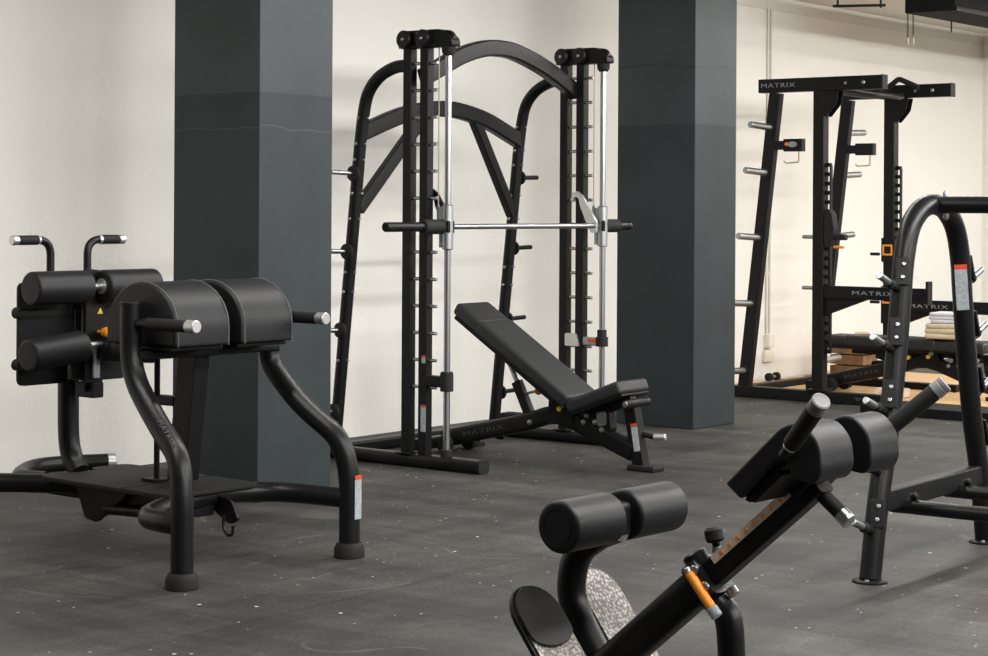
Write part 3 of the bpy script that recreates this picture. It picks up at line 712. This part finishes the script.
# ------------------------------------------------------------------ A-frame plate rack (right)
def plate_rack():
    T = thing('weight_plate_rack', 'black A-frame plate rack of bent tubes with empty weight horns, right edge', 'rack', (1.603, 7.12, 0), 53.5)
    def frame(y0):
        half = [(-.505, 0, .01), (-.444, 0, .275), (-.366, 0, .511), (-.303, 0, .788), (-.272, 0, .963), (-.249, 0, 1.10), (-.20, 0, 1.215), (-.11, 0, 1.282), (0, 0, 1.303)]
        pts = half + [(-p[0], p[1], p[2]) for p in half[-2::-1]]
        fr = MB().tube([(p.x, y0, p.z) for p in spline(pts, 4)], .038, 18).build('end_frame', SATIN, T)
        for s in (-1, 1):
            MB().lathe((s*.505, y0, 0), (0, 0, 1), [(0, .062), (.006, .062), (.010, .055), (.012, .04)], 22).build('base_plate', BLACK, fr)
            for q in (-.055, .055): MB().lathe((s*.505+q*.85, y0-.01, .008), (0, 0, 1), [(0, .009), (.008, .007)], 8).build('bolt', STEEL, fr)
            xa = lambda z: -(.249+(1.10-z)*(.256/1.09))*s*-1
            for z in (1.0, .79, .575, .37, .17):
                x = xa(z); tilt = math.atan(.256/1.09)
                br = MB().box((.012, .052, .10), (x+s*.034-s*.065*.235, y0-.016, z+.065), RZ(-s*25) @ RY(-s*math.degrees(tilt)), bev=.004).build('horn_bracket', BLACK, T)
                for dz in (.045, .09):
                    MB().lathe((x+s*.038-s*dz*.235, y0-.020, z+dz), (s, -.45, .23), [(0, .008), (.006, .008), (.009, .005)], 8).build('bolt', STEEL, br)
                dd = Vector((s*.95, 0, .32)).normalized(); p = Vector((x+s*.03, y0, z+.005))
                hn = MB().rod(p, p+dd*.075, .016).build('horn_base', BLACK, T); MB().rod(p+dd*.07, p+dd*.155, .0125).build('weight_horn', STEEL, hn, label='bare steel horn')
                MB().rod(p+dd*.05, p+dd*.065, .019).build('collar', RUBBER, hn)
        MB().bar([(-.42, y0, .27), (.42, y0, .27)], .05, .075, .01).build('cross_tie', BLACK, T)
    frame(0.); frame(-1.55)
    MB().tube([(0, .02, 1.302), (0, -1.57, 1.302)], .031, 16).build('top_rail', SATIN, T)
    for z in (1.342, 1.258):
        MB().lathe((0, -.05, z), (0, 0, 1 if z > 1.3 else -1), [(-.012, .011), (.004, .011), (.012, .006)], 10).build('bolt', STEEL, T)
    for x in (-.27, .20):
        MB().tube([(x, .03, .235), (x, -1.57, .235)], .026, 14).build('low_rail', SATIN, T)
        MB().lathe((x, -.045, .27), (0, -1, .3), [(0, .013), (.02, .013), (.024, .008)], 12).build('bolt', BLACK, T)
    # label on the right leg
    a = math.degrees(math.atan(.175/.75))
    MB().box((.002, .046, .155), (.2305, -.0155, .985), RY(-9.5) @ RZ(22), bev=0).build('warning_label', LABELW, T, label='pale warning label')
    MB().box((.0024, .046, .018), (.2163, -.0155, 1.07), RY(-9.5) @ RZ(22), bev=0).build('warning_label', RED, T, label='red strip of the label')
plate_rack()

# ------------------------------------------------------------------ half rack (right back)
HRO = Vector((2.1758, 12.997, 0)); HRA = 52
def half_rack():
    T = thing('half_rack', 'black half rack with storage horns, pull-up bars and spotter arms by the far wall', 'rack', HRO, HRA)
    D = 1.03
    for i, X in enumerate((0., D)):
        s = -1 if i == 0 else 1
        MB().bar([(X, .66, .0375), (X, -.52, .0375)], .08, .075, .008).build('base_beam', BLACK, T)
        up = MB().bar([(X, 0, .074), (X, 0, 2.07)], .075, .08, .006, ref=(0, 1, 0)).build('upright', BLACK, T)
        MB().box((.13, .13, .012), (X, 0, .081), bev=.003).build('base_plate', BLACK, T)
        m = MB(); m.box((.03, .008, 1.25), (X+.012, -.072, .95), bev=0)
        z = .34
        while z < 1.60:
            m.box((.034, .034, .026), (X+.012, -.055, z), bev=.003); z += .062
        m.build('hook_ladder', BLACK, T)
        MB().bar([(X, .570, .07), (X, .338, 2.07)], .06, .085, .006, ref=(0, 1, 0)).build('storage_upright', BLACK, T)
        tb = MB().bar([(X, .46, 2.118), (X, -.46, 2.118)], .07, .092, .006).build('top_beam', BLACK, T)
        MB().box((.074, .012, .096), (X, -.463, 2.118), bev=.003).build('end_cap', RUBBER, tb)
        MB().lathe((X-.035, -.33, 2.118), (-1, 0, 0), [(0, .013), (.008, .013), (.012, .008)], 10).lathe((X-.035, -.20, 2.118), (-1, 0, 0), [(0, .010), (.006, .010)], 10).build('bolt', STEEL, tb)
        MB().prism(round2d([(-.04, 2.07), (-.15, 2.07), (-.13, 1.98), (-.06, 1.90), (-.04, 1.90)], .012), 'x', X-.04, X-.032, .002).prism(round2d([(-.04, 2.07), (-.15, 2.07), (-.13, 1.98), (-.06, 1.90), (-.04, 1.90)], .012), 'x', X+.032, X+.04, .002).build('gusset', BLACK, T)
        # storage horns
        ly = lambda z: .568 - (z-.09)/1.98*.23
        for z in (1.835, 1.53, 1.09, .64, .18):
            h = MB().rod((X+s*.028, ly(z), z), (X+s*.30, ly(z), z+.012), .0225).build('weight_horn', STEEL, T)
            MB().lathe((X+s*.028, ly(z), z), (s, 0, 0), [(0, .035), (.012, .035), (.016, .026)], 18).build('collar', RUBBER, h)
        # bar catch arm and wire hook
        MB().bar([(X, .27, 1.715), (X, .13, 1.715)], .05, .085, .006).build('storage_arm', BLACK, T)
        MB().bar([(X, .36, 1.715), (X, .26, 1.715)], .05, .06, .006).build('storage_arm', BLACK, T)
        if i == 0:
            em = MB(); em.lathe((X-.0255, .20, 1.72), (-1, 0, 0), [(0, .036), (.004, .036), (.006, .03)], 20)
            for v in em.bm.verts: v.co.z = 1.72 + (v.co.z-1.72)*.55
            em.build('badge', STEEL, T, label='oval metal badge')
            MB().lathe((X-.0255, .245, 1.722), (-1, 0, 0), [(0, .013), (.006, .012)], 12).build('badge', ORANGE, T, label='orange dot badge')
        MB().tube(fillet([(X, .165, 1.68), (X, .165, 1.60), (X, .265, 1.595), (X, .28, 1.61)], .012, 4), .005, 8).build('wire_hook', CABLE, T)
    # tie beams
    MB().bar([(0, .60, .037), (D, .60, .037)], .07, .074, .008).build('rear_tie', BLACK, T)
    MB().tube(fillet([(0.03, -.10, 2.09), (.30, -.22, 2.06), (.73, -.22, 2.06), (D-.03, -.10, 2.09)], .08, 5), .019, 12).build('pull_up_bar', SATIN, T)
    MB().tube([(.03, .05, 2.085), (D-.03, .05, 2.085)], .022, 12).build('pull_up_bar', SATIN, T)
    MB().tube(fillet([(.90, .02, 2.10), (.90, -.12, 2.20), (.90, -.27, 2.135)], .02, 4), .019, 12).build('grip_handle', GRIP, T)
    # spotter arms
    for X, z in ((0., .735), (D, .61)):
        a = MB().bar([(X, -.04, z), (X, -.78, z)], .055, .085, .006).build('spotter_arm', BLACK, T)
        MB().box((.07, .018, .15), (X, -.785, z+.015), bev=.004).build('end_stop', BLACK, a)
        MB().prism(round2d([(-.04, z-.03), (-.04, z-.15), (-.09, z-.14), (-.36, z-.04)], .01), 'x', X-.012, X+.012, .002).build('arm_gusset', BLACK, a)
        lettering('MATRIX', .036, basis((X-.0282, -.40 if X == 0 else -.30, z), (0, -1, 0), (0, 0, 1)), LETTER, a, .30)
        if X > 0: MB().box((.10, .10, .20), (X, 0, z-.03), bev=.006).build('arm_sleeve', BLACK, T)
    # bar hooks with orange pull pins
    jz = 1.13
    MB().prism(round2d([(-.045, jz-.09), (-.09, jz-.09), (-.12, jz+.02), (-.10, jz+.13), (-.075, jz+.16), (-.045, jz+.15)], .02), 'x', -.035, .035, .004).build('bar_hook', RUBBER, T)
    MB().box((.05, .11, .04), (0, -.14, jz-.03), bev=.01).build('bar_hook', RUBBER, T)
    MB().rod((.0, -.10, jz-.095), (.0, -.175, jz-.095), .010).build('pull_pin', ORANGE, T, label='orange pull pin')
    for z in (1.0, .66):
        m = MB()
        for dx, dz, w, h in ((-.0, .032, .078, .014), (.0, -.032, .078, .014), (-.032, 0, .014, .064), (.032, 0, .014, .064)):
            m.box((.008, w, h), (D-.048, -.0 + dx, z + dz), bev=.003)
        m.build('pin_bracket', ORANGE, T, label='square orange bracket')
        MB().box((.10, .10, .17), (D, 0, z), bev=.005).build('pin_sleeve', BLACK, T)
        MB().rod((D-.05, .06, z-.03), (D-.05, .13, z-.03), .011).build('pin', SATIN, T)
    for z in (1.12, .78):
        MB().rod((-.02, .04, z-.02), (-.02, .12, z-.02), .013).build('pin', STEEL, T)
    lettering('MATRIX', .042, basis((-.0358, .31, 2.118), (0, -1, 0), (0, 0, 1)), LETTER, T, .26)
    # crest on the base beam
    m = MB()
    m.prism([(-.27, .050), (-.34, .050), (-.305, .028)], 'x', -.0425, -.04).build('badge', LETTERD, T, label='small grey triangular badge')
    MB().lathe((-.04, -.41, .038), (-1, 0, 0), [(0, .014), (.003, .014)], 12).build('badge', LETTERD, T, label='small grey round badge')
half_rack()

bench('black flat adjustable bench lying level inside the half rack', at(HRO, HRA, .56, -.56, .03), HRA, 0, 0, VINYLG, LETTERD)

# lifting platform beneath the half rack
t = thing('lifting_platform', 'oak board lifting platform with black edge under the half rack', 'platform', HRO, HRA)
MB().box((.90, 1.06, .03), (.515, .02, .015), bev=.002).build('wood_deck', PLANK, t, label='honey oak boards')
MB().box((1.2, 1.48, .03), (1.68, .23, .015), bev=.002).build('wood_deck', PLANK, t, label='honey oak boards')
MB().box((.90, .28, .03), (.515, .83, .015), bev=.002).build('wood_deck', PLANK, t, label='honey oak boards')
MB().box((2.16, 1.55, .03), (1.20, -1.31, .015), bev=.002).build('wood_deck', PLANK, t, label='honey oak boards')
t = thing('drop_mat', 'black rubber drop mat with raised edge beam in front of the oak platform boards', 'mat', HRO, HRA)
MB().box((.49, 1.5, .04), (-.165, -1.3, .02), bev=.004).build('rubber_mat', RUBBER, t)
MB().bar([(-.45, -.55, .03), (-.45, -2.05, .03)], .06, .06, .006).build('edge_frame', BLACK, t)

# things around the rack bench
def towel(label, m, loc, h, w, d, seed):
    rnd = random.Random(seed); mb = MB(); n = 3
    for k in range(n):
        mb.box((w*(1-.04*rnd.random()), d*(1-.06*rnd.random()), h/n*1.08), (rnd.uniform(-.008, .008), rnd.uniform(-.01, .01), h/n*(k+.54)), RZ(rnd.uniform(-4, 4)), bev=h/n*.45, seg=4)
    o = mb.build('folded_towel', m); o.location = loc; o.rotation_euler = (0, 0, R(HRA+4)); return tag(o, label, 'towel')
towel('beige folded towel lying on the flat bench below the lilac towel', TOWELB, at(HRO, HRA, .54, -.66, .428), .10, .26, .24, 1)
towel('pale lilac folded towel on top of the beige towel', TOWELW, at(HRO, HRA, .54, -.67, .531), .07, .22, .2, 2)
# crate, blocks and pad behind the bench
t = thing('wooden_crate', 'small brown wooden crate on the floor behind the flat bench', 'crate', at(HRO, HRA, 1.64, .60, .031), HRA)
for z in (.05, .13, .21):
    for x, y, sx, sy in ((0, -.13, .24, .016), (0, .13, .24, .016), (-.112, 0, .016, .245), (.112, 0, .016, .245)):
        MB().box((sx, sy, .07), (x, y, z), bev=.003).build('slat', WOODB, t)
MB().box((.205, .24, .016), (0, 0, .012), bev=.002).build('base_board', WOODB, t)
MB().box((.205, .24, .014), (0, 0, .24), bev=.002).build('lid', WOODB, t)
o = MB().box((.22, .10, .08), (0, 0, .04), bev=.006).build('wood_block', WOODL); o.location = at(HRO, HRA, 1.66, .54, .279); o.rotation_euler = (0, 0, R(HRA+30)); tag(o, 'pale wooden block lying on the brown crate', 'block')
o = MB().box((.14, .20, .06), (0, 0, .03), bev=.01).build('foam_block', CHALK); o.location = at(HRO, HRA, .35, -.36, .031); o.rotation_euler = (0, 0, R(HRA)); tag(o, 'pale pink block on the oak boards under the flat bench', 'block')
t = thing('floor_dumbbell', 'small black dumbbell on the oak boards at the foot of the wall conduit', 'dumbbell', at(HRO, HRA, .88, .86, .031), HRA)
MB().rod((-.05, 0, .031), (.05, 0, .031), .012).build('handle', STEEL, t)
for s in (-1, 1):
    MB().lathe((s*.035, 0, .031), (s, 0, 0), [(0, .026), (.006, .031), (.03, .031), (.036, .026)], 18).build('head', RUBBER, t)

# ------------------------------------------------------------------ hung from the ceiling
t = thing('ventilation_duct', 'dark square ventilation duct hanging below the ceiling, top right', 'duct', (2.867, 13.66, 2.66), ROOM)
MB().box((4.4, .38, .17), (2.2, -.19, .085), bev=.01).build('casing', UNIT, t)
MB().box((4.4, .012, .03), (2.2, -.386, .015), bev=.003).build('edge_rail', BLACK, t)
for x in (.25, 2.2, 4.1):
    MB().rod((x, -.19, .165), (x, -.19, .20), .01).build('hanger', STEEL, t)
MB().rod((.72, -.02, -.08), (.72, -.02, .004), .006, n=8).build('drip_stub', BLACK, t)
for k, (x, dz) in enumerate(((.0, 0), (.085, .006))):
    p = at(Vector((2.867, 13.66, 0)), ROOM, x+.012, -.02, 2.44+dz)
    t = thing('hanging_chain', 'left one of two short chains dangling from the end of the dark duct' if k == 0 else 'right one of two short chains dangling from the end of the dark duct', 'chain', p, ROOM, 'chains below the duct')
    L = 2.66-p.z
    m = MB()
    for i in range(int((L-.05)/.014)):
        m.ring((0, 0, L-.006-.014*i), (1, 0, 0) if i % 2 else (0, 1, 0), .0055, .0022, 10, 6)
    m.build('links', SATIN, t)
    MB().rod((0, 0, .0), (0, 0, .05), .008).build('end_weight', CABLE, t)
t = thing('ceiling_bracket', 'thin black metal bracket hanging from the ceiling left of the ventilation unit', 'bracket', (2.08, 12.0, 2.535))
MB().tube([(0, 0, .0), (.34, .10, .018)], .009, 8).build('rail', BLACK, t)
for p in ((.03, .01), (.31, .09)):
    MB().rod((p[0], p[1], .0), (p[0], p[1], .33), .007, n=8).build('hanger', BLACK, t)

# ------------------------------------------------------------------ lights of the room
def panel(x, y, sx, sy, power, tilt=0, col=(1, .985, .955), z=CEILZ-.06):
    l = bpy.data.lights.new('ceiling_lamp', 'AREA'); l.shape = 'RECTANGLE'; l.size = sx; l.size_y = sy; l.energy = power; l.color = col
    o = bpy.data.objects.new('ceiling_lamp', l); C.objects.link(o); o.location = room(x, y, z); o.rotation_euler = (R(tilt), 0, R(ROOM)); return o
for y, ps in ((-2.6, (40, 38, 42, 45, 45)), (-5.9, (125, 120, 110, 100, 80)), (-10.2, (210, 210, 190, 150, 0))):
    for k, p in enumerate(ps):
        if p: panel(-4.6+3.0*k, y, 2.4, .14 if y > -4 else .35, p*(1.5 if y > -4 else .98), 0 if y > -4 else 26)
w = bpy.data.worlds.new('room_air'); bpy.context.scene.world = w; w.use_nodes = True
w.node_tree.nodes['Background'].inputs['Color'].default_value = (.9, .95, 1, 1); w.node_tree.nodes['Background'].inputs['Strength'].default_value = .12

# ------------------------------------------------------------------ camera
cam = bpy.data.cameras.new('camera'); co = bpy.data.objects.new('camera', cam); C.objects.link(co)
cam.sensor_fit = 'HORIZONTAL'; cam.sensor_width = 36; cam.lens = 1950/988*36
cam.shift_y = -120/988
co.location = (0, 0, 1.28)
co.rotation_euler = (Matrix.Rotation(R(90), 3, 'X') @ Matrix.Rotation(.006, 3, 'Z')).to_euler()
cam.clip_start = .1; cam.clip_end = 100
sc = bpy.context.scene; sc.camera = co
sc.view_settings.view_transform = 'Standard'; sc.view_settings.look = 'None'; sc.view_settings.gamma = 1; sc.view_settings.use_curve_mapping = False
sc.view_settings.exposure = 0.
